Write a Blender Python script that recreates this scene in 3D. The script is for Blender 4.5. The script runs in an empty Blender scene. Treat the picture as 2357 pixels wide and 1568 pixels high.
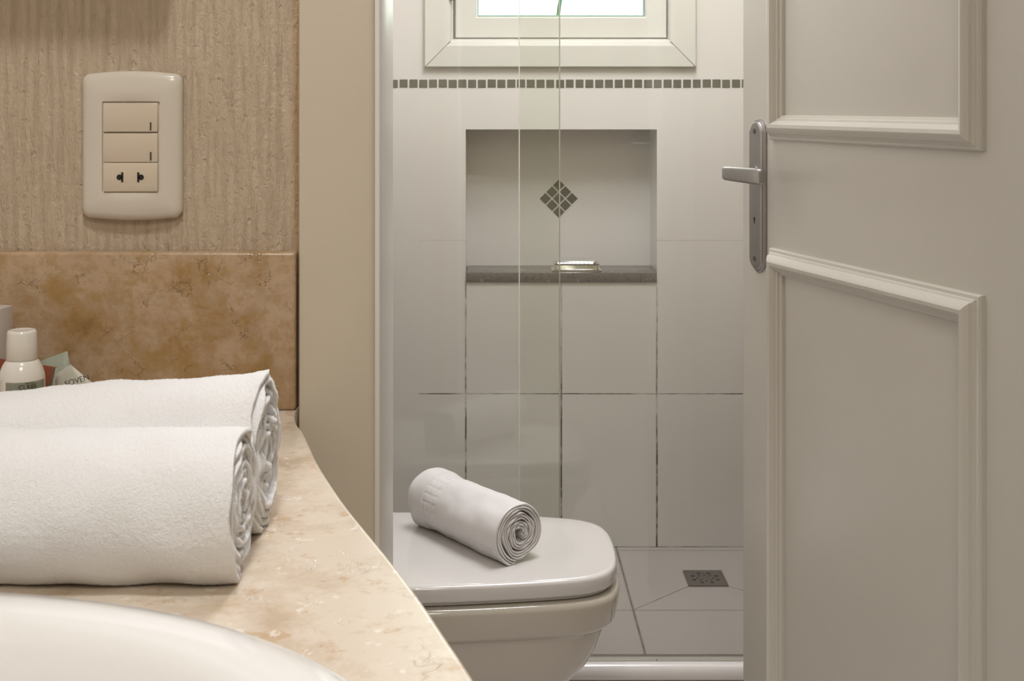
import bpy, bmesh, math, random
import numpy as np
from mathutils import Vector, Matrix, noise

# ------------------------------------------------------------------ camera
scene = bpy.context.scene
F = 3000.0; CX = 1140.0; CY = 245.0; H = 1.15
cam_data = bpy.data.cameras.new('camera')
cam = bpy.data.objects.new('camera', cam_data)
scene.collection.objects.link(cam)
cam.location = (0, 0, H)
cam.rotation_euler = (math.pi/2, 0, 0)
cam_data.sensor_fit = 'HORIZONTAL'
cam_data.sensor_width = 36
cam_data.lens = F/2357*36
cam_data.shift_x = (1178.5-CX)/2357
cam_data.shift_y = -(784-CY)/2357
cam_data.clip_start = 0.02
cam_data.dof.use_dof = True
cam_data.dof.focus_distance = 1.5
cam_data.dof.aperture_fstop = 30
scene.camera = cam

# ------------------------------------------------------------------ world, lights, exposure
scene.view_settings.view_transform = 'Standard'
scene.view_settings.look = 'None'
scene.view_settings.exposure = 0.0
scene.view_settings.gamma = 1.0
scene.view_settings.use_curve_mapping = False
world = bpy.data.worlds.new('world'); scene.world = world
world.use_nodes = True
wn = world.node_tree.nodes; wn.clear()
bg = wn.new('ShaderNodeBackground'); wo = wn.new('ShaderNodeOutputWorld')
bg.inputs[0].default_value = (0.93, 1.0, 0.96, 1); bg.inputs[1].default_value = 6.0
world.node_tree.links.new(bg.outputs[0], wo.inputs[0])

def light(name, kind, loc, energy, color, size=0.1, size_y=None, target=None, portal=False, spot=None):
    d = bpy.data.lights.new(name, kind); d.energy = energy; d.color = color
    if kind == 'AREA':
        d.shape = 'RECTANGLE' if size_y else 'DISK'
        d.size = size
        if size_y: d.size_y = size_y
    else:
        d.shadow_soft_size = size
    if spot:
        d.spot_size = spot; d.spot_blend = 0.6
    o = bpy.data.objects.new(name, d); scene.collection.objects.link(o); o.location = loc
    if target is not None:
        o.rotation_euler = (Vector(target)-Vector(loc)).to_track_quat('-Z', 'Y').to_euler()
    if portal: d.cycles.is_portal = True
    return o

# window portal, ceiling lamp of the toilet side, lamps over the vanity, added fills
light('window_portal', 'AREA', (0.17, 3.61, 1.65), 1, (1, 1, 1), 0.55, 0.62, target=(0.17, 2.0, 1.65), portal=True)
light('toilet_ceiling_light', 'AREA', (0.20, 2.00, 2.46), 17.5, (0.95, 0.96, 1.0), 0.5, target=(0.20, 2.00, 0))
light('shower_fill_light', 'AREA', (0.35, 2.48, 2.46), 13.0, (0.97, 0.96, 1.03), 0.5, target=(0.35, 2.48, 0))  # added fill without a known lamp, brightens the lower shower wall and floor
light('vanity_downlight', 'SPOT', (-0.33, 0.74, 2.42), 5.0, (1.0, 0.97, 0.94), 0.035, target=(-0.30, 0.74, 0.9), spot=1.3)
light('vanity_downlight_front', 'SPOT', (-0.12, 0.30, 2.42), 39.0, (1.0, 0.985, 0.985), 0.09, target=(-0.25, 0.65, 0.9), spot=1.3)
light('vanity_fill_light', 'AREA', (0.05, -0.55, 2.25), 9.8, (1.0, 0.92, 0.80), 0.5, target=(0.1, 0.2, 0))  # added fill behind the camera, brightens towel fronts and the wall

# ------------------------------------------------------------------ helpers
C = scene.collection
def at(x, y, Y):                       # pixel + depth -> world point
    return Vector(((x-CX)*Y/F, Y, H-(y-CY)*Y/F))

def S(c):                              # sRGB 0-255 -> linear
    out = []
    for v in c:
        v = v/255
        out.append(v/12.92 if v <= 0.04045 else ((v+0.055)/1.055)**2.4)
    return tuple(out)+(1,)

def finish(o, mat, parent, smooth, angle):
    me = o.data
    if mat: me.materials.append(mat)
    if smooth:
        me.polygons.foreach_set('use_smooth', [True]*len(me.polygons))
        if angle: me.set_sharp_from_angle(angle=math.radians(angle))
    C.objects.link(o)
    if parent: o.parent = parent
    return o

def mesh_obj(name, verts, faces, mat=None, parent=None, smooth=True, angle=40):
    me = bpy.data.meshes.new(name); me.from_pydata([tuple(v) for v in verts], [], faces); me.update()
    return finish(bpy.data.objects.new(name, me), mat, parent, smooth, angle)

def bm_obj(name, bm, mat=None, parent=None, smooth=True, angle=40, recalc=True):
    if recalc: bmesh.ops.recalc_face_normals(bm, faces=bm.faces)
    me = bpy.data.meshes.new(name); bm.to_mesh(me); bm.free()
    return finish(bpy.data.objects.new(name, me), mat, parent, smooth, angle)

def add_box(bm, x0, x1, y0, y1, z0, z1, bevel=0, seg=2, M=None):
    t = bmesh.new()
    bmesh.ops.create_cube(t, size=1)
    for v in t.verts:
        v.co = Vector(((x0+x1)/2+v.co.x*(x1-x0), (y0+y1)/2+v.co.y*(y1-y0), (z0+z1)/2+v.co.z*(z1-z0)))
    if bevel: bmesh.ops.bevel(t, geom=t.edges[:], offset=bevel, segments=seg, affect='EDGES', profile=0.5)
    if M is not None: bmesh.ops.transform(t, matrix=M, verts=t.verts[:])
    m = bpy.data.meshes.new('tmp'); t.to_mesh(m); t.free(); bm.from_mesh(m); bpy.data.meshes.remove(m)

def box_obj(name, b, mat, parent=None, bevel=0.001, seg=2, smooth=True):
    bm = bmesh.new(); add_box(bm, *b, bevel=bevel, seg=seg)
    return bm_obj(name, bm, mat, parent, smooth)

def add_loft(bm, rings, cap0=True, cap1=True):
    prev = None; first = None
    for r in rings:
        cur = [bm.verts.new(p) for p in r]
        if prev:
            n = len(cur)
            for i in range(n):
                bm.faces.new((prev[i], prev[(i+1) % n], cur[(i+1) % n], cur[i]))
        else: first = cur
        prev = cur
    if cap0: bm.faces.new(first[::-1])
    if cap1: bm.faces.new(prev)

def rrect(hw, hh, r, n=6):
    pts = []
    for cx, cy, a0 in ((hw-r, hh-r, 0), (-hw+r, hh-r, 90), (-hw+r, -hh+r, 180), (hw-r, -hh+r, 270)):
        for k in range(n+1):
            a = math.radians(a0+90*k/n)
            pts.append((cx+r*math.cos(a), cy+r*math.sin(a)))
    return pts

def add_disc(bm, c, r, ax=(0, 0, 1), n=16, h=0.001):
    q = Vector((0, 0, 1)).rotation_difference(Vector(ax))
    rings = []
    for z in (0, h):
        rings.append([Vector(c)+q @ Vector((r*math.cos(2*math.pi*k/n), r*math.sin(2*math.pi*k/n), z)) for k in range(n)])
    add_loft(bm, rings)

def empty(name, loc, rz=0.0):
    o = bpy.data.objects.new(name, None); C.objects.link(o)
    o.location = loc; o.rotation_euler = (0, 0, rz); o.empty_display_size = 0.05
    return o

def tag(o, label, cat, group=None, kind=None):
    if label: o['label'] = label
    if cat: o['category'] = cat
    if group: o['group'] = group
    if kind: o['kind'] = kind
    return o
def struct(o, label=None):
    o['kind'] = 'structure'
    if label: o['label'] = label
    return o

_tc = {}
def text_mesh(s, size):
    cu = bpy.data.curves.new('txt', 'FONT'); cu.body = s; cu.size = size
    cu.align_x = 'CENTER'; cu.align_y = 'CENTER'; cu.extrude = 0.0001
    o = bpy.data.objects.new('txt', cu); C.objects.link(o)
    dg = bpy.context.evaluated_depsgraph_get(); dg.update()
    me = bpy.data.meshes.new_from_object(o.evaluated_get(dg))
    bpy.data.objects.remove(o); bpy.data.curves.remove(cu)
    return me

# ------------------------------------------------------------------ materials
class N:
    """little node-tree builder"""
    def __init__(s, name):
        s.m = bpy.data.materials.new(name); s.m.use_nodes = True
        s.t = s.m.node_tree; s.t.nodes.clear()
        s.out = s.n('ShaderNodeOutputMaterial')
        s.b = s.n('ShaderNodeBsdfPrincipled'); s.l(s.b.outputs[0], s.out.inputs[0])
    def n(s, t, **kw):
        x = s.t.nodes.new(t)
        for k, v in kw.items(): setattr(x, k, v)
        return x
    def l(s, a, b): s.t.links.new(a, b)
    def set(s, **kw):
        names = dict(color='Base Color', rough='Roughness', metal='Metallic', spec='Specular IOR Level', coat='Coat Weight',
                     sheen='Sheen Weight', sss='Subsurface Weight', crough='Coat Roughness')
        for k, v in kw.items(): s.b.inputs[names[k]].default_value = v
    def coord(s, kind='Object'):
        return s.n('ShaderNodeTexCoord').outputs[kind]
    def mapping(s, vec, scale=(1, 1, 1), rot=(0, 0, 0), loc=(0, 0, 0)):
        m = s.n('ShaderNodeMapping'); s.l(vec, m.inputs[0])
        m.inputs['Scale'].default_value = scale; m.inputs['Rotation'].default_value = rot; m.inputs['Location'].default_value = loc
        return m.outputs[0]
    def noise(s, vec, scale, detail=4, rough=0.5, dist=0, col=False):
        x = s.n('ShaderNodeTexNoise'); s.l(vec, x.inputs['Vector'])
        x.inputs['Scale'].default_value = scale; x.inputs['Detail'].default_value = detail
        x.inputs['Roughness'].default_value = rough; x.inputs['Distortion'].default_value = dist
        return x.outputs['Color' if col else 'Fac']
    def ramp(s, fac, stops, interp='LINEAR'):
        r = s.n('ShaderNodeValToRGB'); s.l(fac, r.inputs[0]); r.color_ramp.interpolation = interp
        e = r.color_ramp.elements
        while len(e) < len(stops): e.new(0.5)
        for k, (p, c) in enumerate(stops):
            e[k].position = p; e[k].color = c if len(c) == 4 else tuple(c)+(1,)
        return r.outputs[0]
    def mix(s, fac, a, b):
        m = s.n('ShaderNodeMix', data_type='RGBA')
        for k, v in ((0, fac), (6, a), (7, b)):
            if hasattr(v, 'is_linked') or isinstance(v, bpy.types.NodeSocket): s.l(v, m.inputs[k])
            else: m.inputs[k].default_value = v
        return m.outputs[2]
    def math(s, op, a, b=0.0, c=None, clamp=False):
        m = s.n('ShaderNodeMath', operation=op, use_clamp=clamp)
        for k, v in ((0, a), (1, b), (2, c)):
            if v is None: continue
            if isinstance(v, bpy.types.NodeSocket): s.l(v, m.inputs[k])
            else: m.inputs[k].default_value = v
        return m.outputs[0]
    def bump(s, h, dist=0.001, strength=1.0, normal=None):
        b = s.n('ShaderNodeBump'); s.l(h, b.inputs['Height'])
        b.inputs['Distance'].default_value = dist; b.inputs['Strength'].default_value = strength
        if normal: s.l(normal, b.inputs['Normal'])
        s.l(b.outputs[0], s.b.inputs['Normal']); return b.outputs[0]

def simple(name, color, rough=0.5, metal=0, spec=0.5, coat=0, vary=0.04, scale=20):
    m = N(name); m.set(rough=rough, metal=metal, spec=spec, coat=coat)
    c = m.coord(); f = m.noise(c, scale, 3)
    d = tuple(max(0, v*(1-vary)) for v in color[:3])+(1,)
    u = tuple(min(1, v*(1+vary)) for v in color[:3])+(1,)
    m.l(m.mix(f, d, u), m.b.inputs['Base Color'])
    return m.m

def lacquer(name, color, rough=0.35):
    m = N(name); m.set(rough=rough, spec=0.4)
    c = m.coord()
    f = m.noise(c, 6, 3)
    m.l(m.mix(f, tuple(v*0.96 for v in color[:3])+(1,), color), m.b.inputs['Base Color'])
    h = m.noise(m.mapping(c, (60, 60, 8)), 1.0, 4)
    m.bump(h, 0.0002, 0.5)
    return m.m

CREAM = (0.61, 0.585, 0.52, 1)
M_door = lacquer('cream_door_paint', CREAM)
M_casing = lacquer('cream_casing_paint', (0.61, 0.54, 0.425, 1))
M_jamb = lacquer('cream_jamb_paint', (0.76, 0.74, 0.70, 1))
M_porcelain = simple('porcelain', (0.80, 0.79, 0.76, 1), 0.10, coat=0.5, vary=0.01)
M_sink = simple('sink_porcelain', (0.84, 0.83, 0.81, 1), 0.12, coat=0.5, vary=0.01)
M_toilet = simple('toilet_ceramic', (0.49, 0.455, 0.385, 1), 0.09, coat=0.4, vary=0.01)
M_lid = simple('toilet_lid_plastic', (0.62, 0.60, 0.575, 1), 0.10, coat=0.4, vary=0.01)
M_plastic = simple('switch_plastic', (0.64, 0.585, 0.50, 1), 0.22, coat=0.2, vary=0.02)
M_module = simple('module_plastic', (0.62, 0.53, 0.41, 1), 0.20, coat=0.2, vary=0.02)
M_dark = simple('dark_recess', (0.012, 0.009, 0.007, 1), 0.6)
M_mark = simple('dark_mark', (0.06, 0.045, 0.03, 1), 0.5)
M_chrome = simple('chrome', (0.72, 0.70, 0.67, 1), 0.12, metal=1.0, vary=0.02)
M_ceiling = simple('ceiling_paint', (0.80, 0.77, 0.70, 1), 0.8)
M_roomwall = simple('cream_wall_paint', (0.62, 0.54, 0.42, 1), 0.7)
M_whitetrim = lacquer('window_paint', (0.76, 0.74, 0.69, 1), 0.3)
M_curb = simple('white_curb_stone', (0.76, 0.74, 0.72, 1), 0.22, coat=0.2, vary=0.03)

def satin_metal():
    m = N('satin_nickel'); m.set(metal=1.0, rough=0.36)
    c = m.coord(); f = m.noise(m.mapping(c, (400, 400, 8)), 1.0, 3)
    m.l(m.mix(f, (0.34, 0.325, 0.31, 1), (0.42, 0.405, 0.385, 1)), m.b.inputs['Base Color'])
    m.bump(f, 0.0001, 0.4); return m.m
M_nickel = satin_metal()

def marble(name='dim_cream_marble', pale=0.0):
    m = N(name); m.set(rough=0.24, spec=0.4, coat=0.0)
    c0 = m.coord()
    wob = m.n('ShaderNodeVectorMath', operation='MULTIPLY_ADD')
    m.l(m.noise(c0, 14, 4, 0.6, col=True), wob.inputs[0]); wob.inputs[1].default_value = (0.022, 0.022, 0.022); m.l(c0, wob.inputs[2])
    c = wob.outputs[0]
    big = m.noise(c, 15, 8, 0.68, 0.15)
    base = m.ramp(big, [(0.32, (0.23, 0.135, 0.05)), (0.42, (0.36, 0.225, 0.10)), (0.49, (0.40, 0.275, 0.165)), (0.54, (0.46, 0.33, 0.215)), (0.59, (0.38, 0.25, 0.13)), (0.70, (0.50, 0.37, 0.26))])
    # pale rosy clouds
    cl = m.ramp(m.noise(c, 20, 8, 0.74), [(0.50, (0, 0, 0)), (0.60, (1, 1, 1))])
    base = m.mix(m.math('MULTIPLY', cl, 0.6), base, (0.50, 0.365, 0.245, 1))
    # ochre stains
    oc = m.ramp(m.noise(m.mapping(c, (1, 1, 1.4), loc=(3, 1, 5)), 26, 7, 0.72, 0.2), [(0.52, (0, 0, 0)), (0.62, (1, 1, 1))])
    base = m.mix(m.math('MULTIPLY', oc, 0.6), base, (0.33, 0.205, 0.06, 1))
    # short dark cracks: voronoi edges broken up by noise
    wob2 = m.n('ShaderNodeVectorMath', operation='MULTIPLY_ADD'); m.l(m.noise(c0, 60, 3, 0.6, col=True), wob2.inputs[0]); wob2.inputs[1].default_value = (0.03, 0.03, 0.03); m.l(c0, wob2.inputs[2])
    vo = m.n('ShaderNodeTexVoronoi', feature='DISTANCE_TO_EDGE'); m.l(m.mapping(wob2.outputs[0], (1, 1, 1.7)), vo.inputs['Vector']); vo.inputs['Scale'].default_value = 42
    ed = m.math('SUBTRACT', 1.0, m.math('DIVIDE', vo.outputs['Distance'], 0.035, clamp=True), clamp=True)
    mask = m.ramp(m.noise(c0, 46, 2, 0.5), [(0.54, (0, 0, 0)), (0.62, (1, 1, 1))])
    base = m.mix(m.math('MULTIPLY', m.math('MULTIPLY', ed, mask), 0.8), base, (0.20, 0.12, 0.05, 1))
    # fine speckle
    sp = m.ramp(m.noise(m.mapping(c, (1, 1, 2)), 120, 3, 0.6), [(0.64, (0, 0, 0)), (0.72, (1, 1, 1))])
    base = m.mix(m.math('MULTIPLY', sp, 0.35), base, (0.28, 0.17, 0.08, 1))
    if pale: base = m.mix(m.ramp(m.noise(c, 17, 5, 0.7), [(0.36, (pale*0.9,)*3), (0.54, (pale*1.75,)*3)]), base, (0.72, 0.635, 0.53, 1))  # paler mix paints the counter's stronger light into the marble
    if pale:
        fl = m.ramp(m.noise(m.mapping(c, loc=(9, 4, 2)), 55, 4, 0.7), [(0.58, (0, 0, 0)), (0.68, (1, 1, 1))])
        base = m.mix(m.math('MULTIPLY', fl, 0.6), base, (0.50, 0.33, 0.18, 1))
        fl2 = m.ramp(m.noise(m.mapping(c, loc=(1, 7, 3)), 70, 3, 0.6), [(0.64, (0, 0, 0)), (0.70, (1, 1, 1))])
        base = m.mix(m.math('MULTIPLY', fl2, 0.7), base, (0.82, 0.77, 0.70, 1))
    m.l(base, m.b.inputs['Base Color'])
    m.bump(m.math('MULTIPLY', m.math('MULTIPLY', ed, mask), -1.0), 0.0004, 0.6)
    return m.m
M_marble_dim = marble()  # backsplash copy, its dimmer light put into a browner colour
M_marble_lit = marble('lit_cream_marble', 0.5)  # same marble for the counter, bright overhead light put into the colour

def plaster():
    m = N('beige_textured_plaster'); m.set(rough=0.42, spec=0.35)
    c = m.coord()
    st = m.noise(m.mapping(c, (150, 150, 16)), 1.0, 5, 0.6, 0.8)
    gr = m.noise(m.mapping(c, (1, 1, 0.75)), 170, 3, 0.6, 1.2)
    pit = m.ramp(m.noise(m.mapping(c, (1, 1, 0.6)), 150, 2, 0.5), [(0.62, (0, 0, 0)), (0.70, (1, 1, 1))])
    h = m.math('ADD', m.math('MULTIPLY', st, 1.3), m.math('MULTIPLY', gr, 0.35))
    h = m.math('SUBTRACT', h, m.math('MULTIPLY', pit, 0.15))
    big = m.noise(c, 9, 3)
    col = m.mix(big, (0.50, 0.40, 0.285, 1), (0.56, 0.455, 0.335, 1))
    col = m.mix(m.math('MULTIPLY', pit, 0.15), col, (0.36, 0.26, 0.15, 1))
    # yellowed edge of the paint next to the door casing
    sx = m.n('ShaderNodeSeparateXYZ'); m.l(c, sx.inputs[0])
    ex = m.n('ShaderNodeMapRange'); m.l(sx.outputs[0], ex.inputs[0])
    ex.inputs[1].default_value = -0.1755; ex.inputs[2].default_value = -0.1705
    n2 = m.noise(m.mapping(c, (60, 60, 14)), 1.0, 3)
    col = m.mix(m.math('MULTIPLY', m.math('MULTIPLY', ex.outputs[0], m.math('LESS_THAN', sx.outputs[0], -0.15)), m.math('MULTIPLY', n2, 1.3), clamp=True), col, (0.36, 0.21, 0.09, 1))
    m.l(col, m.b.inputs['Base Color'])
    m.bump(h, 0.0046, 0.85)
    return m.m
M_plaster = plaster()

def tile_wall():
    m = N('white_wall_tile'); m.set(rough=0.17, spec=0.4)
    c = m.coord(); sx = m.n('ShaderNodeSeparateXYZ'); m.l(c, sx.inputs[0])
    X, Z = sx.outputs[0], sx.outputs[2]
    def lines(v, off, pitch, w):
        u = m.math('SUBTRACT', v, off)
        q = m.math('PINGPONG', u, pitch/2)          # 0 on a joint
        return m.math('SUBTRACT', 1.0, m.math('SMOOTH_MIN', m.math('DIVIDE', q, w), 1.0, 0.3), clamp=True)
    nz = m.noise(m.mapping(c, (1, 1, 1)), 9, 4, 0.7)
    wob = m.math('MULTIPLY', m.math('SUBTRACT', nz, 0.5), 0.0025)
    lx = lines(m.math('ADD', X, wob), -0.0771, 0.2493, 0.0032)
    lz = lines(m.math('ADD', Z, wob), 0.0, 0.4, 0.0021)
    lowz = m.math('LESS_THAN', Z, 0.692)            # joints above the niche shelf are filled flush
    lx = m.math('MULTIPLY', lx, lowz)
    lftr = m.math('GREATER_THAN', X, -0.2)
    lz = m.math('MULTIPLY', m.math('MULTIPLY', lz, lftr), m.math('LESS_THAN', Z, 1.1))
    lz = m.math('MULTIPLY', lz, m.math('LESS_THAN', sx.outputs[1], 3.45))
    lz = m.math('MULTIPLY', lz, m.math('MULTIPLY_ADD', m.math('LESS_THAN', Z, 0.6), 0.5, 0.5))
    dirt = m.ramp(m.noise(m.mapping(c, (1, 1, 1), loc=(2.3, 0, 1)), 16, 5, 0.75), [(0.38, (0.15,)*3), (0.62, (0.85,)*3)])
    strong = m.ramp(m.noise(m.mapping(c, (4, 1, 1.2), loc=(0.6, 0, 0)), 1.4, 1), [(0.40, (0.55,)*3), (0.54, (1.4,)*3)])
    # heavier mould on the joints low down
    low = m.n('ShaderNodeMapRange'); m.l(Z, low.inputs[0])
    low.inputs[1].default_value = 0.85; low.inputs[2].default_value = 0.15; low.inputs[3].default_value = 0.5; low.inputs[4].default_value = 1.6
    fx = m.math('MULTIPLY', m.math('MULTIPLY', m.math('MAXIMUM', lx, lz), dirt), m.math('MULTIPLY', strong, low.outputs[0]), clamp=True)
    bn = m.noise(c, 1.7, 2)
    base = m.mix(bn, (0.77, 0.735, 0.705, 1), (0.81, 0.775, 0.745, 1))
    m.l(m.mix(fx, base, (0.10, 0.075, 0.06, 1)), m.b.inputs['Base Color'])
    wav = m.noise(c, 5, 1)
    h = m.math('SUBTRACT', m.math('MULTIPLY', wav, 0.4), m.math('MAXIMUM', lx, lz))
    m.bump(h, 0.0006, 0.5)
    return m.m
M_tile = tile_wall()

def tile_floor():
    m = N('pale_floor_tile'); m.set(rough=0.28, spec=0.4)
    c = m.coord(); sx = m.n('ShaderNodeSeparateXYZ'); m.l(c, sx.inputs[0])
    X, Y = sx.outputs[0], sx.outputs[1]
    def lines(v, off, pitch, w):
        q = m.math('PINGPONG', m.math('SUBTRACT', v, off), pitch/2)
        return m.math('SUBTRACT', 1.0, m.math('SMOOTH_MIN', m.math('DIVIDE', q, w), 1.0, 0.3), clamp=True)
    lx = m.math('MULTIPLY', lines(X, 0.315, 0.4, 0.0042), m.math('MULTIPLY_ADD', m.noise(c, 25, 3), 0.9, 0.45), clamp=True)
    ly = m.math('MULTIPLY', lines(Y, 2.974, 0.4, 0.0032), 0.8)
    g = m.math('MAXIMUM', lx, ly)
    # diagonal cuts in the tile round the drain, falling to its corners
    ax = m.math('ABSOLUTE', m.math('SUBTRACT', X, 0.511)); ay = m.math('ABSOLUTE', m.math('SUBTRACT', Y, 3.171))
    dg = m.math('ABSOLUTE', m.math('SUBTRACT', ax, ay))
    dl = m.math('MULTIPLY', m.math('SUBTRACT', 1.0, m.math('DIVIDE', dg, 0.0034), clamp=True), m.math('LESS_THAN', Y, 3.171))
    inside = m.math('MULTIPLY', m.math('LESS_THAN', ax, 0.197), m.math('LESS_THAN', ay, 0.197))
    dl = m.math('MULTIPLY', m.math('MULTIPLY', dl, inside), m.math('MULTIPLY_ADD', m.noise(c, 30, 3), 1.6, 0.1), clamp=True)
    g = m.math('MAXIMUM', g, dl)
    bn = m.noise(c, 4, 3)
    base = m.mix(bn, (0.56, 0.52, 0.50, 1), (0.60, 0.56, 0.54, 1))
    m.l(m.mix(m.math('MULTIPLY', g, 1.0), base, (0.13, 0.10, 0.09, 1)), m.b.inputs['Base Color'])
    m.bump(m.math('MULTIPLY', g, -1.0), 0.0008, 0.6)
    return m.m
M_floor = tile_floor()

def speckle(name, a, b, dark, scale=160, rough=0.3):
    m = N(name); m.set(rough=rough)
    c = m.coord()
    col = m.mix(m.noise(c, scale*0.2, 4, 0.6), a, b)
    sp = m.ramp(m.noise(c, scale, 3, 0.7), [(0.55, (0, 0, 0)), (0.66, (1, 1, 1))])
    col = m.mix(m.math('MULTIPLY', sp, 0.6), col, dark)
    li = m.ramp(m.noise(m.mapping(c, loc=(5, 2, 1)), scale*0.4, 3, 0.6), [(0.64, (0, 0, 0)), (0.70, (1, 1, 1))])
    col = m.mix(m.math('MULTIPLY', li, 0.55), col, (0.55, 0.52, 0.48, 1))
    m.l(col, m.b.inputs['Base Color']); return m.m
M_shelf = speckle('grey_granite', (0.17, 0.15, 0.135, 1), (0.25, 0.225, 0.205, 1), (0.09, 0.075, 0.065, 1), 120, 0.22)
M_kerb = speckle('olive_granite', (0.21, 0.185, 0.14, 1), (0.32, 0.29, 0.23, 1), (0.09, 0.075, 0.05, 1), 220, 0.4)
M_mosaic = simple('grey_green_mosaic', (0.155, 0.15, 0.12, 1), 0.12, coat=0.6, vary=0.45, scale=9)

def towel_mat(name, col, bump_scale=900, dist=0.0006, sheen=0.3):
    m = N(name); m.set(rough=0.95, spec=0.1, sheen=sheen, color=col)
    c = m.coord()
    h = m.noise(c, bump_scale, 2, 0.6)
    m.bump(h, dist, 0.8)
    return m.m
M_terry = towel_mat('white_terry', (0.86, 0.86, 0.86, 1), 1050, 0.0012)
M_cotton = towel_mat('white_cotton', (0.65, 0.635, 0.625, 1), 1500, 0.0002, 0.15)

def glass_mat(name, tint):
    m = bpy.data.materials.new(name); m.use_nodes = True; t = m.node_tree; t.nodes.clear()
    out = t.nodes.new('ShaderNodeOutputMaterial'); mx = t.nodes.new('ShaderNodeMixShader')
    tr = t.nodes.new('ShaderNodeBsdfTransparent'); gl = t.nodes.new('ShaderNodeBsdfGlossy'); fr = t.nodes.new('ShaderNodeFresnel')
    fr.inputs[0].default_value = 1.45; tr.inputs[0].default_value = tint; gl.inputs[0].default_value = (1, 1, 1, 1); gl.inputs[1].default_value = 0.02
    t.links.new(fr.outputs[0], mx.inputs[0]); t.links.new(tr.outputs[0], mx.inputs[1]); t.links.new(gl.outputs[0], mx.inputs[2])
    t.links.new(mx.outputs[0], out.inputs[0]); return m
M_glass = glass_mat('clear_glass', (0.982, 0.994, 0.974, 1))
M_winglass = glass_mat('window_glass', (0.985, 1.0, 0.985, 1))
def edge_mat():
    m = bpy.data.materials.new('polished_glass_edge'); m.use_nodes = True; t = m.node_tree; t.nodes.clear()
    out = t.nodes.new('ShaderNodeOutputMaterial'); mx = t.nodes.new('ShaderNodeAddShader')
    d = t.nodes.new('ShaderNodeBsdfDiffuse'); r = t.nodes.new('ShaderNodeBsdfTranslucent')
    d.inputs[0].default_value = (0.55, 0.54, 0.51, 1); r.inputs[0].default_value = (0.44, 0.44, 0.41, 1)
    t.links.new(d.outputs[0], mx.inputs[0]); t.links.new(r.outputs[0], mx.inputs[1]); t.links.new(mx.outputs[0], out.inputs[0]); return m
M_glassedge = edge_mat()
M_green_edge = simple('green_glass_edge', (0.25, 0.45, 0.38, 1), 0.2)

# ------------------------------------------------------------------ the room
def boxes(name, bl, mat, label=None):
    bm = bmesh.new()
    for b in bl: add_box(bm, *b)
    return struct(bm_obj(name, bm, mat, None, smooth=False), label)

YB = 3.40                                                          # shower back wall
NX0, NX1, NZ0, NZ1 = -0.0771, 0.4216, 0.691, 1.090                 # niche
WX0, WX1, WZ0, WZ1 = -0.110, 0.453, 1.3257, 1.93                   # window opening
wall_back = boxes('wall_back', [
    (-0.60, 0.95, YB, 3.64, -0.1, NZ0), (-0.60, NX0, YB, 3.64, NZ0, NZ1), (NX1, 0.95, YB, 3.64, NZ0, NZ1),
    (NX0, NX1, 3.55, 3.64, NZ0, NZ1), (-0.60, 0.95, YB, 3.64, NZ1, WZ0),
    (-0.60, WX0, YB, 3.64, WZ0, WZ1), (WX1, 0.95, YB, 3.64, WZ0, WZ1), (-0.60, 0.95, YB, 3.64, WZ1, 2.5)], M_tile,
    'white tiled shower wall with a niche')
OX0, OX1 = -0.098, 0.545                                           # doorway
boxes('wall_middle', [(-0.95, OX0-0.012, 1.12, 1.235, 0, 2.5), (OX1+0.012, 1.30, 1.12, 1.235, 0, 2.5), (OX0-0.012, OX1+0.012, 1.12, 1.235, 2.12, 2.5)], M_plaster,
      'beige textured plaster wall beside the doorway')
boxes('wall_left', [(-0.60, -0.45, 1.235, 3.40, 0, 2.5), (-0.95, -0.80, -1.2, 1.12, 0, 2.5)], M_tile)
boxes('wall_right', [(0.80, 0.95, 1.235, 3.40, 0, 2.5), (1.15, 1.30, -1.2, 1.12, 0, 2.5)], M_roomwall)
boxes('wall_front', [(-0.95, 1.30, -1.35, -1.2, 0, 2.5)], M_roomwall)
boxes('ceiling', [(-0.95, 1.30, -1.35, 3.64, 2.5, 2.6)], M_ceiling)
boxes('floor', [(-0.95, 1.30, -1.35, 3.40, -0.1, 0.0)], M_floor, 'pale grey tiled floor')
# closing faces between the two rooms' side walls
# doorway lining and casing
bm = bmesh.new()
add_box(bm, OX0-0.012, OX0, 1.108, 1.251, 0, 2.12, 0.0015)
add_box(bm, OX1, OX1+0.012, 1.108, 1.251, 0, 2.12, 0.0015)
add_box(bm, OX0, OX1, 1.108, 1.251, 2.108, 2.12, 0.0015)
struct(bm_obj('trim_1', bm, M_jamb), 'painted doorway lining, its narrow face turned to the light')
def casing(x0, x1):
    # moulded flat board with rounded arrises, profile in X/Y swept up Z
    pr = [(x0, 1.12), (x0, 1.1065), (x0+0.0008, 1.105), (x0+0.002, 1.1045), (x1-0.006, 1.1045), (x1-0.0035, 1.1052), (x1-0.0015, 1.107), (x1-0.0008, 1.1095), (x1-0.0006, 1.12)]
    bm = bmesh.new(); add_loft(bm, [[(p[0], p[1], z) for p in pr] for z in (0.0, 2.17)]); return bm
struct(bm_obj('trim_2', casing(-0.1668, -0.1010), M_casing), 'cream painted door casing at the end of the marble')
bm = bmesh.new(); add_box(bm, OX1+0.003, OX1+0.069, 1.1045, 1.12, 0, 2.17, 0.002); add_box(bm, -0.101, OX1+0.003, 1.1045, 1.12, 2.112, 2.17, 0.002)
struct(bm_obj('trim_3', bm, M_casing), 'cream casing over and right of the doorway')

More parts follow.
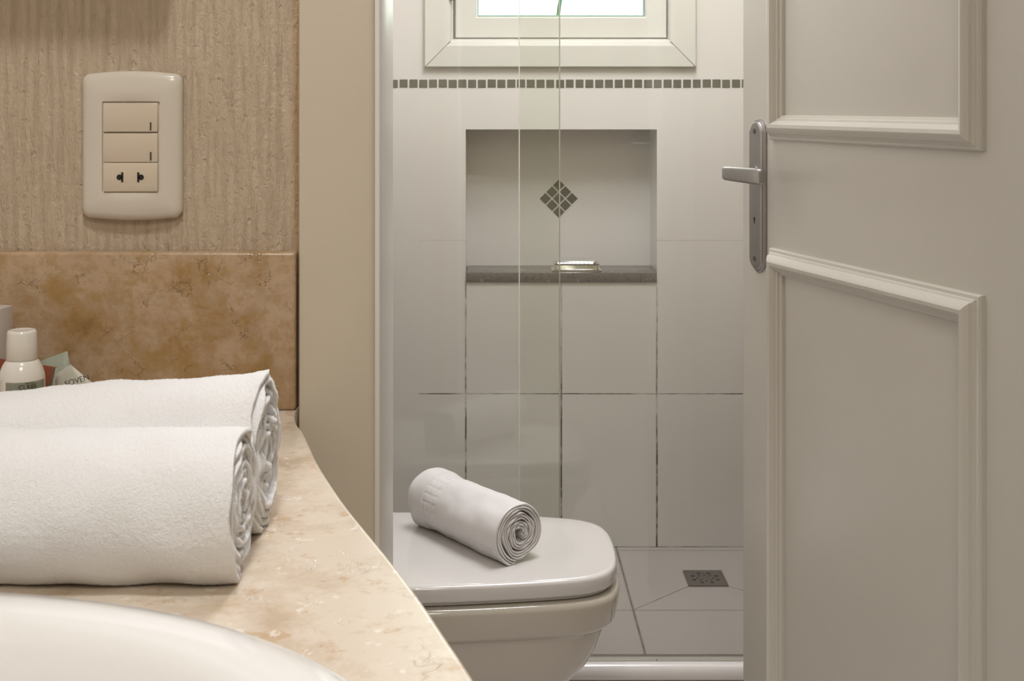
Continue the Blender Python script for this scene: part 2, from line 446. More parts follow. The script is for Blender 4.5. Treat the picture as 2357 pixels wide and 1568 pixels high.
# mosaic border and inlay: patterns set in the back wall
rnd = random.Random(4)
bm = bmesh.new()
bm_g = None
x = -0.4529+0.0255; k = 0
while x < 0.775:
    w = 0.0207+rnd.uniform(-0.0006, 0.0006); j = rnd.uniform(-0.0005, 0.0005)
    add_box(bm, x, x+w, YB-0.0022, YB+0.001, 1.1995+j, 1.2200+j, 0.0006, 1, M=None)
    x += 0.02548
struct(bm_obj('mosaic_border', bm, M_mosaic, wall_back, smooth=False), 'row of small grey green mosaic tiles')
bm = bmesh.new()
cx_, cz_ = (1286-CX)*3.55/F, H-(457-CY)*3.55/F
for i in (-1, 0, 1):
    for j in (-1, 0, 1):
        M = Matrix.Translation((cx_, 0, cz_)) @ Matrix.Rotation(math.radians(45), 4, 'Y') @ Matrix.Translation((i*0.0256, 0, j*0.0256))
        add_box(bm, -0.0108, 0.0108, 3.5478, 3.552, -0.0108, 0.0108, 0.0006, 1, M=M)
struct(bm_obj('mosaic_inlay', bm, M_mosaic, wall_back, smooth=False), 'diamond of nine small grey green tiles')

# window
def mitred_frame(bm, x0, x1, z0, z1, prof, org='XZ', y=0.0, sgn=-1):
    """prof: (u inwards from outer edge, height towards viewer)"""
    rings = []
    for u, h in prof:
        rings.append([(x0+u, y+sgn*h, z0+u), (x1-u, y+sgn*h, z0+u), (x1-u, y+sgn*h, z1-u), (x0+u, y+sgn*h, z1-u)])
    add_loft(bm, rings, cap0=False, cap1=False)
win = empty('window_1', (0, 0, 0)); struct(win, 'white painted window above the niche')
bm = bmesh.new()
mitred_frame(bm, -0.1836, 0.5215, 1.252, 2.00, [(0, 0), (0, 0.016), (0.002, 0.0185), (0.055, 0.0215), (0.066, 0.0185), (0.0695, 0.012), (0.0715, 0.0), (0.0735, -0.036), (0.100, -0.036), (0.100, -0.16)], y=YB)
bm_obj('window_casing', bm, M_whitetrim, win, smooth=False)
bm = bmesh.new()
for s, (xa, za, dx, dz) in {'l': (-0.1836, 1.252, 1, 1), 'r': (0.5215, 1.252, -1, 1)}.items():
    # hairline of the mitre joint
    L = 0.068; bmx = [(xa+dx*0.001, YB-0.0186, za+dz*0.001), (xa+dx*L, YB-0.0213, za+dz*L)]
    a, b = Vector(bmx[0]), Vector(bmx[1]); n_ = Vector((dx*-dz, 0, 1)).normalized()*0.0007
    vs = [bm.verts.new(p) for p in (a-n_, b-n_, b+n_, a+n_)]
    vs2 = [bm.verts.new(Vector(p)+Vector((0, -0.0012, 0))) for p in (a-n_, b-n_, b+n_, a+n_)]
    bm.faces.new(vs2); 
    for i in range(4): bm.faces.new((vs[i], vs[(i+1) % 4], vs2[(i+1) % 4], vs2[i]))
bm_obj('mitre_joint', bm, simple('grimy_joint', (0.34, 0.32, 0.29, 1), 0.8), win, smooth=False)
bm = bmesh.new()
mitred_frame(bm, WX0+0.0055, WX1-0.0055, WZ0+0.003, WZ1, [(0, -0.03), (0, 0.0), (0.002, 0.004), (0.052, 0.004), (0.0555, 0.001), (0.0565, -0.01), (0.0565, -0.03)], y=YB+0.004)
sash = bm_obj('window_sash', bm, M_whitetrim, win, smooth=False)
box_obj('pane', (-0.052, 0.40, YB+0.018, YB+0.022, 1.385, WZ1-0.05), M_winglass, sash, bevel=0, smooth=False)
bm = bmesh.new()
mitred_frame(bm, -0.0475, 0.3905, 1.3855, WZ1-0.055, [(0, -0.012), (0, 0), (0.004, 0), (0.004, -0.012)], y=YB+0.014)
bm_obj('glazing_bead', bm, simple('green_putty', (0.30, 0.46, 0.40, 1), 0.4), sash, smooth=False)
bm = bmesh.new(); add_disc(bm, (-0.112, YB-0.022, 1.425), 0.006, n=12, h=0.03)
bm_obj('hinge', bm, M_mark, win)

# garden outside the window
struct(boxes('trim_4', [(-0.4, 0.8, 3.64, 3.70, 1.15, 1.29)], simple('outer_sill', (0.7, 0.7, 0.66, 1), 0.7)), 'outer window sill')
def blade_plant(name, px, Y, label, lean, n=7, base=1.29, colr=(0.05, 0.16, 0.10, 1)):
    t = empty(name, (px, Y, base)); tag(t, label, 'plant')
    mt = simple(name+'_leaf', colr, 0.4, vary=0.3)
    bm = bmesh.new(); add_loft(bm, [[(r*math.cos(a*math.pi/4), r*math.sin(a*math.pi/4), z) for a in range(8)] for r, z in ((0.024, 0), (0.03, 0.05), (0.032, 0.052), (0.028, 0.046))])
    bm_obj('pot', bm, simple('clay', (0.4, 0.2, 0.12, 1), 0.8), t)
    bm = bmesh.new(); rr = random.Random(2)
    for k in range(n):
        a = rr.uniform(0, 6.28) if k else None
        d = Vector((math.cos(a)*0.09, abs(math.sin(a))*0.05, 0)) if k else Vector((lean, 0, 0))
        L = 0.30 if k == 0 else rr.uniform(0.04, 0.07); w = 0.006 if k == 0 else 0.004
        rings = []
        for i in range(9):
            s = i/8; c = Vector((0, 0, 0.03))+d*s*s*1.0+Vector((0, 0, L*s)); ww = w*(math.sin(math.pi*min(1, 0.25+s*0.75))+0.05)
            side = Vector((1, 0.3, 0)).normalized()
            rings.append([c-side*ww, c+Vector((0, -0.0008, 0)), c+side*ww, c+Vector((0, 0.0008, 0))])
        add_loft(bm, rings)
    bm_obj('leaves', bm, mt, t)
blade_plant('potted_plant', 0.172, 3.67, 'green bladed plant outside the window, seen through the pane', 0.06)

# ------------------------------------------------------------------ niche shelf, soap dish
bm = bmesh.new()
add_box(bm, NX0+0.0006, NX1-0.0006, YB-0.006, 3.5495, 0.6915, 0.7170, 0.002)
sh = bm_obj('niche_shelf', bm, M_shelf)
tag(sh, 'grey granite shelf slab at the bottom of the shower niche', 'shelf')
sd = empty('soap_dish', ((1326-CX)*3.45/F, 3.447, 0.7171)); tag(sd, 'rectangular chrome soap dish on the grey niche shelf', 'soap dish')
def rr3(hw, hd, r, z): return [(p[0], p[1], z) for p in rrect(hw, hd, r, 5)]
bm = bmesh.new()
add_loft(bm, [rr3(.064, .040, .008, 0), rr3(.066, .042, .010, .002), rr3(.064, .040, .009, .0045), rr3(.058, .035, .008, .006),
              rr3(.056, .033, .008, .016), rr3(.060, .037, .009, .0175), rr3(.0605, .0375, .009, .0195), rr3(.058, .035, .008, .021),
              rr3(.054, .031, .007, .0195), rr3(.052, .029, .006, .0155)])
bm_obj('dish', bm, M_chrome, sd)
bm = bmesh.new()
for i in range(7):
    for j in range(3): add_disc(bm, (-0.033+0.011*i, -0.014+0.014*j, 0.0156), 0.0026, n=10, h=0.0003)
bm_obj('drain_holes', bm, M_dark, sd)

# ------------------------------------------------------------------ floor drain
dr = empty('floor_drain', (0.511, 3.171, 0.0)); tag(dr, 'square steel drain grate with round holes in the shower floor', 'drain')
M_drain = simple('dull_steel', (0.17, 0.15, 0.135, 1), 0.45, metal=0.25, vary=0.1)
bm = bmesh.new()
add_loft(bm, [rr3(.048, .052, .003, 0.0), rr3(.048, .052, .003, .003), rr3(.0465, .0505, .003, .0038), rr3(.0435, .0475, .003, .0038), rr3(.0425, .0465, .003, .0026)])
bm_obj('grate', bm, M_drain, dr)
bm = bmesh.new()
for n_, R_, r_, ph in ((8, .031, .0052, 22.5), (8, .019, .0032, 0), (4, .009, .0019, 45)):
    for k in range(n_):
        a = math.radians(ph+360*k/n_); add_disc(bm, (R_*math.cos(a), R_*math.sin(a)*1.05, .00262), r_, n=12, h=0.0002)
bm_obj('drain_holes', bm, M_dark, dr)

# ------------------------------------------------------------------ shower kerb, rail, glass
kb = box_obj('shower_kerb', (-0.449, 0.799, 2.487, 2.60, 0.001, 0.058), M_kerb, None, 0.002)
tag(kb, 'low speckled olive granite kerb under the white sill of the shower', 'kerb')
pr = [(2.480, 0.0595), (2.4775, 0.062), (2.476, 0.068), (2.476, 0.076), (2.4785, 0.083), (2.483, 0.0875), (2.489, 0.089), (2.490, 0.0905), (2.512, 0.0905), (2.518, 0.088), (2.518, 0.0595)]
bm = bmesh.new(); add_loft(bm, [[(x_, p[0], p[1]) for p in pr] for x_ in (-0.449, 0.799)])
sill = bm_obj('shower_sill', bm, M_curb); tag(sill, 'white rounded sill along the foot of the shower glass', 'sill')
sill.location.z = -0.0012
def pane(name, x0, x1, y, edge_side, label):
    t = empty(name, ((x0+x1)/2, y, 0.0905)); tag(t, label, 'glass panel', 'shower glass panels')
    hx = (x1-x0)/2
    box_obj('glass', (-hx, hx, -0.004, 0.004, 0.0, 1.86), M_glass, t, 0, smooth=False)
    bm = bmesh.new()
    e = hx if edge_side > 0 else -hx
    add_box(bm, e-(0.0020 if edge_side < 0 else 0), e+(0.0020 if edge_side > 0 else 0), -0.0042, 0.0042, 0.0, 1.86, 0.0008, 1)
    bm_obj('polished_edge', bm, M_glassedge, t, smooth=False)
pane('shower_glass', -0.447, 0.1226, 2.505, 1, 'clear glass shower panel on the left, in front of the niche\'s left half')
pane('shower_glass', 0.0469, 0.797, 2.4945, -1, 'clear glass shower panel on the right, overlapping the left one')

# ------------------------------------------------------------------ toilet
HW = [(-.24, .186), (-.18, .187), (-.10, .184), (-.03, .177), (.04, .168), (.10, .158), (.14, .147), (.165, .132), (.182, .112), (.192, .085), (.197, .05), (.1985, .0)]
TY = 2.163
def tring(z, off, hwscale=1.0, front=0.0, back=-0.24, sub=5):
    """toilet plan outline inset by off, front pulled back by front"""
    P = []
    ctrl = [Vector((x, y, 0)) for x, y in HW]
    # catmull-rom through the half outline
    half = []
    ext = [ctrl[0]*2-ctrl[1]]+ctrl+[Vector((ctrl[-2].x, -ctrl[-2].y, 0))]
    for i in range(1, len(ext)-2):
        for s in range(sub):
            t_ = s/sub; p0, p1, p2, p3 = ext[i-1], ext[i], ext[i+1], ext[i+2]
            half.append(0.5*((2*p1)+(p2-p0)*t_+(2*p0-5*p1+4*p2-p3)*t_*t_+(3*p1-p0-3*p2+p3)*t_**3))
    half.append(ctrl[-1])
    full = half+[Vector((p.x, -p.y, 0)) for p in half[-2::-1]]
    n_ = len(full); out = []
    for i, p in enumerate(full):
        a = full[max(0, i-1)]; b = full[min(n_-1, i+1)]
        tg = (b-a).normalized(); nr = Vector((-tg.y, tg.x, 0))     # outward
        q = p+nr*(-off)*(-1 if nr.dot(p-Vector((-0.05, 0, 0))) < 0 else 1)
        u = (q.x-back)/(0.2-back)
        x_ = q.x-front*max(0, u)**1.0
        out.append((x_, TY+q.y*hwscale, z))
    return out
tl = empty('toilet', (0, 0, 0)); tag(tl, 'white toilet with closed lid standing behind the doorway jamb', 'toilet')
bm = bmesh.new()
add_loft(bm, [tring(0.0, 0, .62, .12), tring(.015, 0, .60, .13), tring(.10, 0, .52, .17), tring(.15, 0, .56, .155), tring(.19, .0, .66, .115), tring(.225, 0, .775, .078),
              tring(.26, 0, .86, .046), tring(.29, 0, .91, .029), tring(.318, .0, .935, .019), tring(.3265, .0, .945, .017), tring(.329, .0055, .985, .004), tring(.333, .001, .985, .003), tring(.338, -.001, .99, .002),
              tring(.36, -.003), tring(.374, -.0045), tring(.381, -.0035), tring(.3845, .001), tring(.386, .008)])
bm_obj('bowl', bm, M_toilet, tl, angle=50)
bm = bmesh.new()
add_loft(bm, [tring(.3865, .012), tring(.388, .009), tring(.3915, .009), tring(.3925, .012)])
bm_obj('seat', bm, M_lid, tl)
bm = bmesh.new()
def dome(r, k=0.0): return r
add_loft(bm, [tring(.3932, .006), tring(.3945, .0015), tring(.398, 0), tring(.4135, .0003), tring(.4170, .0013), tring(.4188, .0032), tring(.4197, .006), tring(.420, .011), tring(.4200, .045)])
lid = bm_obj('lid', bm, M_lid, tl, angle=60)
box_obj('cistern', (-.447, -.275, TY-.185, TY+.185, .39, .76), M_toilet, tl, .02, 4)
box_obj('bowl_back', (-.447, -.235, TY-.11, TY+.11, .0, .389), M_toilet, tl, .01, 3)
for s in (-1, 1):
    box_obj('hinge', (-.262, -.232, TY+s*.075-.02, TY+s*.075+.02, .386, .412), M_lid, tl, .004)

# ------------------------------------------------------------------ towels
def towel(name, L, R, core, pitch, thick, end_ang, mat, loc, rz, seed, plies=1, ns=640, nx=330, fuzz=0.0004, lump=0.0018,
          taper=0.0, emboss=None, jag=0.004, flat=0.06, sy=1.0, sx_dense=True, sag=0.0, wave=0.0):
    """rolled towel: spiral ribbon (cross-section in local Y/Z, front = -Y) swept along local X from 0 (visible right end) to -L"""
    turns = (R-core)/pitch
    th_end = math.radians(end_ang); th0 = th_end-2*math.pi*turns
    V = []; Fc = []; base = 0
    pr = np.linspace(0, 1, ns)
    th = th0+(th_end-th0)*np.sqrt(core*core+(1-core*core/(R*R))*pr*R*R-0*pr)/R if False else th0+(th_end-th0)*pr**0.62
    r = core+pitch*(th-th0)/(2*math.pi)
    # x samples: dense near the visible end
    u = np.linspace(0, 1, nx); xs = -L*(u**1.25)
    rs = random.Random(seed)
    off_n = Vector((seed*7.3, seed*3.1, 0))
    tp = thick/plies
    for p in range(plies):
        ro = r + (p-(plies-1)/2)*tp
        hin, hout = -tp*0.46, tp*0.46
        pj = rs.uniform(-0.0015, 0.0015)
        ring = []                                 # closed outline of the ribbon: outer forward, inner back
        idx = [(i, hout, 1) for i in range(ns)]+[(i, hin, -1) for i in range(ns-1, -1, -1)]
        for j in range(nx):
            x_ = xs[j]; e = math.exp(x_/0.006)     # 1 at visible end
            e2 = math.exp((-L-x_)/0.006)
            cs = 1.0+taper*(1+x_/L)
            for i, hh, sg in idx:
                t_ = th[i]; rr_ = ro[i]+hh*(1-0.28*e**2-0.3*e2**2)
                wob = noise.noise(Vector((math.sin(t_)*1.1+seed, math.cos(t_)*1.1, x_*9)))*0.10*min(1, (R-r[i])/R*2+0.12)+noise.noise(Vector((t_*0.8, x_*5, seed)))*0.012
                rr_ *= 1+wob
                dy = -math.sin(t_)*rr_*sy; dz = math.cos(t_)*rr_
                px_ = x_+ (pj+jag*noise.noise(Vector((t_*1.7+p, seed, 4.2))))*(e)*1.0 - (0.3*jag)*e2
                outer = (i > ns*0.45) or e > 0.05
                if outer and sg > 0 or e > 0.2:
                    q = Vector((px_, dy, dz))
                    d = lump*noise.noise(q*38+off_n)
                    d += fuzz*noise.noise(q*620)*1.0
                    if emboss and sg > 0 and p == plies-1: d += 2.4*emboss(-x_, (th_end-t_)*R, L)
                    k = (rr_+d)/max(rr_, 1e-5); dy *= k; dz *= k
                    px_ += fuzz*0.8*e*noise.noise(q*700+Vector((5, 5, 5)))
                dy *= cs; dz *= cs
                zc = R*cs
                z_ = dz+zc
                # rests on its base: soft flattening
                lim = flat*R
                if z_ < lim*2: z_ = lim*0.0+ (z_ - 0)*(0.5+0.25*max(0, z_)/lim) if z_ > 0 else 0.0005*rs.random()
                if wave and i > ns-14 and sg: px_ += 0; z_ += wave*(0.5+0.5*math.sin(x_*2*math.pi/0.028+1.2*math.sin(x_*60)))*(i-(ns-14))/14; 
                if wave and i > ns-14: dy += -wave*0.9*(0.5+0.5*math.cos(x_*2*math.pi/0.028))*(i-(ns-14))/14
                ring.append((px_, dy, z_-sag*0))
        m_ = len(idx)
        V.extend(ring)
        for j in range(nx-1):
            a0 = base+j*m_; b0 = a0+m_
            for i in range(m_):
                i2 = (i+1) % m_
                Fc.append((a0+i, b0+i, b0+i2, a0+i2))
        for (j, flip) in ((0, 0), (nx-1, 1)):
            a0 = base+j*m_
            for i in range(ns-1):
                f = (a0+i, a0+i+1, a0+m_-2-i, a0+m_-1-i)
                Fc.append(f[::-1] if flip else f)
        base += m_*nx
    o = mesh_obj(name, V, Fc, mat, None, True, None)
    o.location = loc; o.rotation_euler = (0, 0, rz)
    return o

COUNTER = H-0.257
t1 = towel('rolled_towel', .21, .0392, .005, .0088, .0084, 176, M_terry, (-.1385, .7170, COUNTER+0.0004), 0.0, 1, sy=1.0, wave=0.003, plies=2, jag=.003, flat=.05)
tag(t1, 'white terry towel roll nearest the sink basin, in front of the other roll', 'towel', 'rolled terry towels on the counter')
t2 = towel('rolled_towel', .25, .0374, .006, .0084, .0080, 182, M_terry, (-.1405, .8000, COUNTER+0.0004), 0.0, 2, taper=0.27, plies=2, jag=.005, flat=.05, sy=.93)
tag(t2, 'white terry towel roll behind, closer to the marble backsplash and bottles', 'towel', 'rolled terry towels on the counter')

def emb(x_, s, L):
    """woven grid bands: one across near the hidden end, one along the hem"""
    d = 0.0
    def groove(v, w): return -math.exp(-(v/w)**2)
    xl = L-x_
    if 0.040 < xl < 0.082:
        for g in (0.0415, 0.0525, 0.0645, 0.0805): d += 0.0007*groove(xl-g, .0009)
        ph = (s % 0.0135)-0.00675
        d += 0.0006*groove(ph, .0009)
        d -= 0.0004
    if 0.026 < s < 0.046 and x_ < L-0.07:
        for g in (0.027, 0.045): d += 0.0006*groove(s-g, .0009)
        ph = (x_ % 0.0125)-0.00625
        d += 0.0007*groove(ph, .0008)
    d += 0.0004*math.sin(s*90+x_*22)
    return d
ang = math.atan2(2.076-2.28, 0.02+0.133)
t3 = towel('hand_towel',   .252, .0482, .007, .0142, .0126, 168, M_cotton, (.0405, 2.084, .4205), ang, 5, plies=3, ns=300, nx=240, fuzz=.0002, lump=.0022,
           emboss=emb, jag=.003, taper=-0.02, flat=.05)
tag(t3, 'smooth white hand towel rolled up on the closed toilet lid', 'towel')

# ------------------------------------------------------------------ vanity counter, backsplash, basin
SX, SY, SA, SB = -0.30, 0.461, 0.275, 0.205
edge = [(-.1682, 1.1195), (-.1680, 1.10), (-.166, 1.08), (-.1605, 1.055), (-.152, 1.030), (-.140, .985), (-.128, .940), (-.113, .891), (-.098, .845), (-.080, .795), (-.059, .738),
        (-.040, .683), (-.0240, .632), (-.009, .583), (.004, .53), (.012, .47), (.012, .41), (0.0, .35), (-.03, .29), (-.08, .245), (-.16, .215), (-.26, .205), (-.40, .205)]
def smooth_poly(P, sub=6):
    P = [Vector((a, b, 0)) for a, b in P]; ext = [P[0]*2-P[1]]+P+[P[-1]*2-P[-2]]; out = []
    for i in range(1, len(ext)-2):
        for s in range(sub):
            t_ = s/sub; p0, p1, p2, p3 = ext[i-1], ext[i], ext[i+1], ext[i+2]
            out.append(0.5*((2*p1)+(p2-p0)*t_+(2*p0-5*p1+4*p2-p3)*t_*t_+(3*p1-p0-3*p2+p3)*t_**3))
    out.append(P[-1]); return out
E = smooth_poly(edge)
def counter_bm():
    bm = bmesh.new()
    n_ = len(E)
    def inset(d):
        out = []
        for i, p in enumerate(E):
            a = E[max(0, i-1)]; b = E[min(n_-1, i+1)]; tg = (b-a).normalized(); nr = Vector((-tg.y, tg.x, 0))
            # outward is to +x side
            if i < 10: nr = Vector((1, 0, 0)) if nr.x > 0 else Vector((-1, 0, 0)) if False else nr
            if nr.x < 0 and i < n_*0.7: nr = -nr
            if i >= n_*0.7 and nr.y > 0: nr = -nr
            q = p-nr*d
            out.append(Vector((q.x, min(q.y, 1.1195), 0)))
        return out+[Vector((-.799, .205+d, 0)), Vector((-.799, 1.1195, 0))]
    prof = [(.004, -.034), (.001, -.033), (0, -.030), (0, -.0028), (.0005, -.0010), (.0015, -.0002), (.003, 0)]
    rings = [[(p.x, p.y, COUNTER+z) for p in inset(d)] for d, z in prof]
    add_loft(bm, rings, cap0=False, cap1=False)
    bm.verts.ensure_lookup_table()
    m_ = len(rings[0]); top = [bm.verts[len(bm.verts)-m_+i] for i in range(m_)]; bot = [bm.verts[i] for i in range(m_)]
    for ring, z in ((top, 0.0), (bot, -.034)):
        hole = [bm.verts.new((SX+(SA-.03)*math.cos(a), SY+(SB-.03)*math.sin(a), COUNTER+z)) for a in [2*math.pi*k/96 for k in range(96)]]
        ed = [bm.edges.new((hole[i], hole[(i+1) % 96])) for i in range(96)]
        oe = [bm.edges.get((ring[i], ring[(i+1) % m_])) for i in range(m_)]
        bmesh.ops.triangle_fill(bm, edges=ed+oe, use_beauty=True)
        if z == 0: h1 = hole
        else:
            for i in range(96): bm.faces.new((h1[i], h1[(i+1) % 96], hole[(i+1) % 96], hole[i]))
    return bm
ct = bm_obj('vanity_counter', counter_bm(), M_marble_lit, None, angle=35)
tag(ct, 'polished cream and tan marble countertop with a curved front edge holding the basin', 'countertop')
bm = bmesh.new()
ap = [Vector((p.x-.045, p.y, 0)) for p in E[14:-8]]
ringo = [(p.x, p.y) for p in ap]+[(-.79, .27), (-.79, 1.06)]
add_loft(bm, [[(a, b, z) for a, b in ringo] for z in (COUNTER-.20, COUNTER-.0345)], cap0=False, cap1=False)
sk = bm_obj('apron', bm, M_marble_lit, ct, angle=35); 
bs = box_obj('backsplash', (-.798, -.1688, 1.100, 1.1197, COUNTER+.0002, COUNTER+.1335), M_marble_dim, None, .0025, 3)
tag(bs, 'veined marble backsplash slab along the plaster wall, its dim light painted in as brown', 'backsplash')

bm = bmesh.new()
def er(off, z, k=1.0, n=96): return [(SX+(SA-off)*k*math.cos(2*math.pi*i/n), SY+(SB-off)*k*math.sin(2*math.pi*i/n), COUNTER+z) for i in range(n)]
prof = [(.004, .0004), (.0005, .002), (0, .005), (.002, .0095), (.008, .013), (.020, .0150), (.034, .0145), (.042, .0120), (.048, .005), (.052, -.006), (.058, -.025), (.068, -.055), (.088, -.085), (.118, -.108), (.145, -.122), (.175, -.128)]
rings = [er(o_, z_) for o_, z_ in prof]
# underside back up
under = [(.170, -.140), (.130, -.132), (.085, -.110), (.058, -.066), (.045, -.02), (.036, .0)]
rings_all = [er(o_, z_) for o_, z_ in under[::-1]]
allr = rings[::-1]+[er(.036, .0)]+[er(o_, z_) for o_, z_ in under[::-1]][1:]
add_loft(bm, allr)
bs_o = bm_obj('sink_basin', bm, M_sink, None, angle=80)
tag(bs_o, 'white oval drop-in sink basin set in the marble counter', 'sink')
bm = bmesh.new(); add_disc(bm, (SX, SY, COUNTER-.1278), .018, n=24, h=.002)
bm_obj('sink_drain', bm, M_chrome, bs_o)

# ------------------------------------------------------------------ switch plate
PY = 1.1195
sw = empty('switch_plate', (-.3106, PY, 1.1164)); tag(sw, 'cream plastic wall plate with two rocker switches above a two-pin socket', 'light switch')
def pr_ring(hw, hh, r, y, bow=0.0, curve=0.0, cx=0.0, cz=0.0):
    out = []
    for a, b in rrect(hw, hh, r, 7):
        bb = b+(bow*(1-(a/hw)**2) if b > 0 else -bow*(1-(a/hw)**2))*(abs(b)/hh > .8)
        out.append((cx+a, -(y-curve*(a/.043)**2), cz+bb))
    return out
def dens(hw, hh, r, n_):
    pts = rrect(hw, hh, r, 7); out = []
    # densify long sides
    m_ = len(pts)
    for i in range(m_):
        p, q = Vector(pts[i]), Vector(pts[(i+1) % m_]); L_ = (q-p).length
        k = n_ if (i % 8 == 7) else 1
        for s in range(k): out.append(tuple(p.lerp(q, s/k)))
    return out
def pring(hw, hh, r, y, bow=0.0, curve=0.0, cx=0.0, cz=0.0):
    out = []
    for a, b in dens(hw, hh, r, 10):
        w = max(0.0, min(1.0, (abs(b)/hh-.75)/.25))
        bb = b+math.copysign(bow*(1-min(1, (a/hw)**2))*w, b)
        out.append((cx+a, -(y-curve*(a/.043)**2), cz+bb))
    return out
bm = bmesh.new()
mc = (.0006, -.0009)
add_loft(bm, [pring(.0425, .0605, .006, 0, .0032), pring(.0428, .0608, .006, .004, .0032, .001), pring(.0420, .0600, .006, .0068, .0032, .0015), pring(.0400, .0580, .006, .0088, .0032, .002),
              pring(.0370, .0550, .005, .0100, .003, .002), pring(.0290, .0470, .003, .0110, .0008, .002, *mc), pring(.0252, .0392, .0012, .0114, 0, .002, *mc), pring(.0246, .0387, .0010, .0110, 0, .001, *mc), pring(.0243, .0384, .0008, .0090, 0, 0, *mc)], cap1=True)
bm_obj('plate', bm, M_plastic, sw, angle=50)
def module(name, z0, z1, tilt=0.0):
    h_ = (z1-z0)/2; zc = (z0+z1)/2
    e_ = empty
    bm = bmesh.new()
    add_box(bm, -.0231, .0231, -.0122, -.006, -h_+.0003, h_-.0003, .0007, 2, M=Matrix.Translation((mc[0], 0, zc)) @ Matrix.Rotation(tilt, 4, 'X'))
    return bm_obj(name, bm, M_module, sw)
zt = .0375
for k, tl_ in ((0, -.03), (1, .02)):
    rk = module('rocker', mc[1]+zt-.0253*(k+1), mc[1]+zt-.0253*k, tl_)
    zc = mc[1]+zt-.0253*(k+.5)
    bm = bmesh.new(); add_box(bm, mc[0]+.0167, mc[0]+.0179, -.0129, -.0110, zc-.0108, zc-.0038)
    bm_obj('marker', bm, M_mark, rk, smooth=False)
so = module('socket', mc[1]+zt-.0759, mc[1]+zt-.0506)
zc = mc[1]+zt-.0632
bm = bmesh.new()
for s, xx in ((-1, -.0086), (1, .0086)):
    add_disc(bm, (mc[0]-.0001+xx+s*.0006, -.0121, zc), .0024, ax=(0, -1, 0), n=16, h=.0004)
    add_box(bm, mc[0]-.0001+xx-s*.0018-.0009, mc[0]-.0001+xx-s*.0018+.0009, -.0125, -.0118, zc-.0042, zc+.0042)
bm_obj('pin_hole', bm, M_dark, so, smooth=False)

shade_cab = empty('added_shade_cabinet', (-.515, 1.119, 1.29)); tag(shade_cab, 'unseen shallow mirrored cabinet added to shade the plaster, above the switch plate', 'cabinet')  # out-of-view blocker, added to cast shade on the plaster below
box_obj('carcass', (-.245, .245, -.052, 0, 0, .62), M_casing, shade_cab, .002)
box_obj('mirror_door', (-.243, .243, -.060, -.0525, .002, .618), simple('mirror', (.8, .8, .8, 1), .03, metal=1, vary=0), shade_cab, .001)

# ------------------------------------------------------------------ toiletries
def bottle(name, px, Y, label, sc=1.0, text=True):
    t = empty(name, (px, Y, COUNTER+.0004)); tag(t, label, 'bottle', 'small white bottles by the backsplash')
    mb = simple('bottle_plastic', (0.72, 0.685, 0.62, 1), .16, coat=.3, vary=.02) if 'bottle_plastic' not in bpy.data.materials else bpy.data.materials['bottle_plastic']
    def ring(r, z, n=40): return [(r*math.cos(2*math.pi*k/n), r*math.sin(2*math.pi*k/n), z) for k in range(n)]
    bm = bmesh.new()
    add_loft(bm, [ring(.0148, 0), ring(.0163, .0012), ring(.0168, .004), ring(.0170, .03), ring(.0169, .0495), ring(.0165, .0525), ring(.0157, .0555), ring(.0146, .0585), ring(.0133, .0610), ring(.0120, .0628), ring(.0113, .0634), ring(.0108, .0635), ring(.0108, .066)])
    body = bm_obj('body', bm, mb, t, angle=60)
    bm = bmesh.new()
    add_loft(bm, [ring(.0113, .0638), ring(.0116, .0642), ring(.01135, .075), ring(.0110, .0838), ring(.0106, .0852), ring(.0098, .0860), ring(.0085, .0862), ring(.0070, .0857)])
    bm_obj('cap', bm, mb, t, angle=60)
    # wrapped pale green label
    ml = simple('pale_green_label', (0.46, 0.47, 0.38, 1), .3, vary=.03) if 'pale_green_label' not in bpy.data.materials else bpy.data.materials['pale_green_label']
    bm = bmesh.new(); r_ = .01725; n_ = 20
    a0, a1 = math.radians(-112), math.radians(0)
    vs = []
    for z in (.008, .0490):
        for k in range(n_+1):
            a = a0+(a1-a0)*k/n_; vs.append(bm.verts.new((r_*math.cos(a), r_*math.sin(a), z)))
    for k in range(n_): bm.faces.new((vs[k], vs[k+1], vs[n_+2+k], vs[n_+1+k]))
    geo = bmesh.ops.solidify(bm, geom=bm.faces[:], thickness=.0002)
    lb = bm_obj('label', bm, ml, t)
    if text:
        mi = simple('dark_green_ink', (0.05, 0.06, 0.025, 1), .5)
        for s_, size, zz, aa in (('CLREE', .0050, .0452, -56), ('ZEN', .0044, .0415, -56)):
            me = text_mesh(s_, size)
            for v in me.vertices:
                a = math.radians(aa)+v.co.x/.0175
                rr_ = .01752+v.co.z
                v.co = (rr_*math.cos(a), rr_*math.sin(a), zz+v.co.y)
            me.materials.append(mi)
            o = bpy.data.objects.new('lettering', me); C.objects.link(o); o.parent = lb
        # arc under the words and dash above
        bm = bmesh.new()
        for k in range(14):
            b0 = math.radians(200+140*k/14); b1 = math.radians(200+140*(k+1)/14)
            q = []
            for rad, bb in ((.0062, b0), (.0062, b1), (.0070, b1), (.0070, b0)):
                xx = rad*math.cos(bb); zz = .0430+rad*math.sin(bb)*.75; a = math.radians(-56)+xx/.0175
                q.append((.01756*math.cos(a), .01756*math.sin(a), zz))
            bm.faces.new([bm.verts.new(p) for p in q])
        q = []
        for xx, zz in ((-.002, .0478), (.0045, .0482), (.0045, .0487), (-.002, .0483)):
            a = math.radians(-56)+xx/.0175; q.append((.01756*math.cos(a), .01756*math.sin(a), zz))
        bm.faces.new([bm.verts.new(p) for p in q])
        bm_obj('emblem', bm, mi, lb, smooth=False)
    return t
bottle('shampoo_bottle', (56-CX)*1.0/F, .995, 'small white capped bottle with a pale green lettered label, the whole one in view')
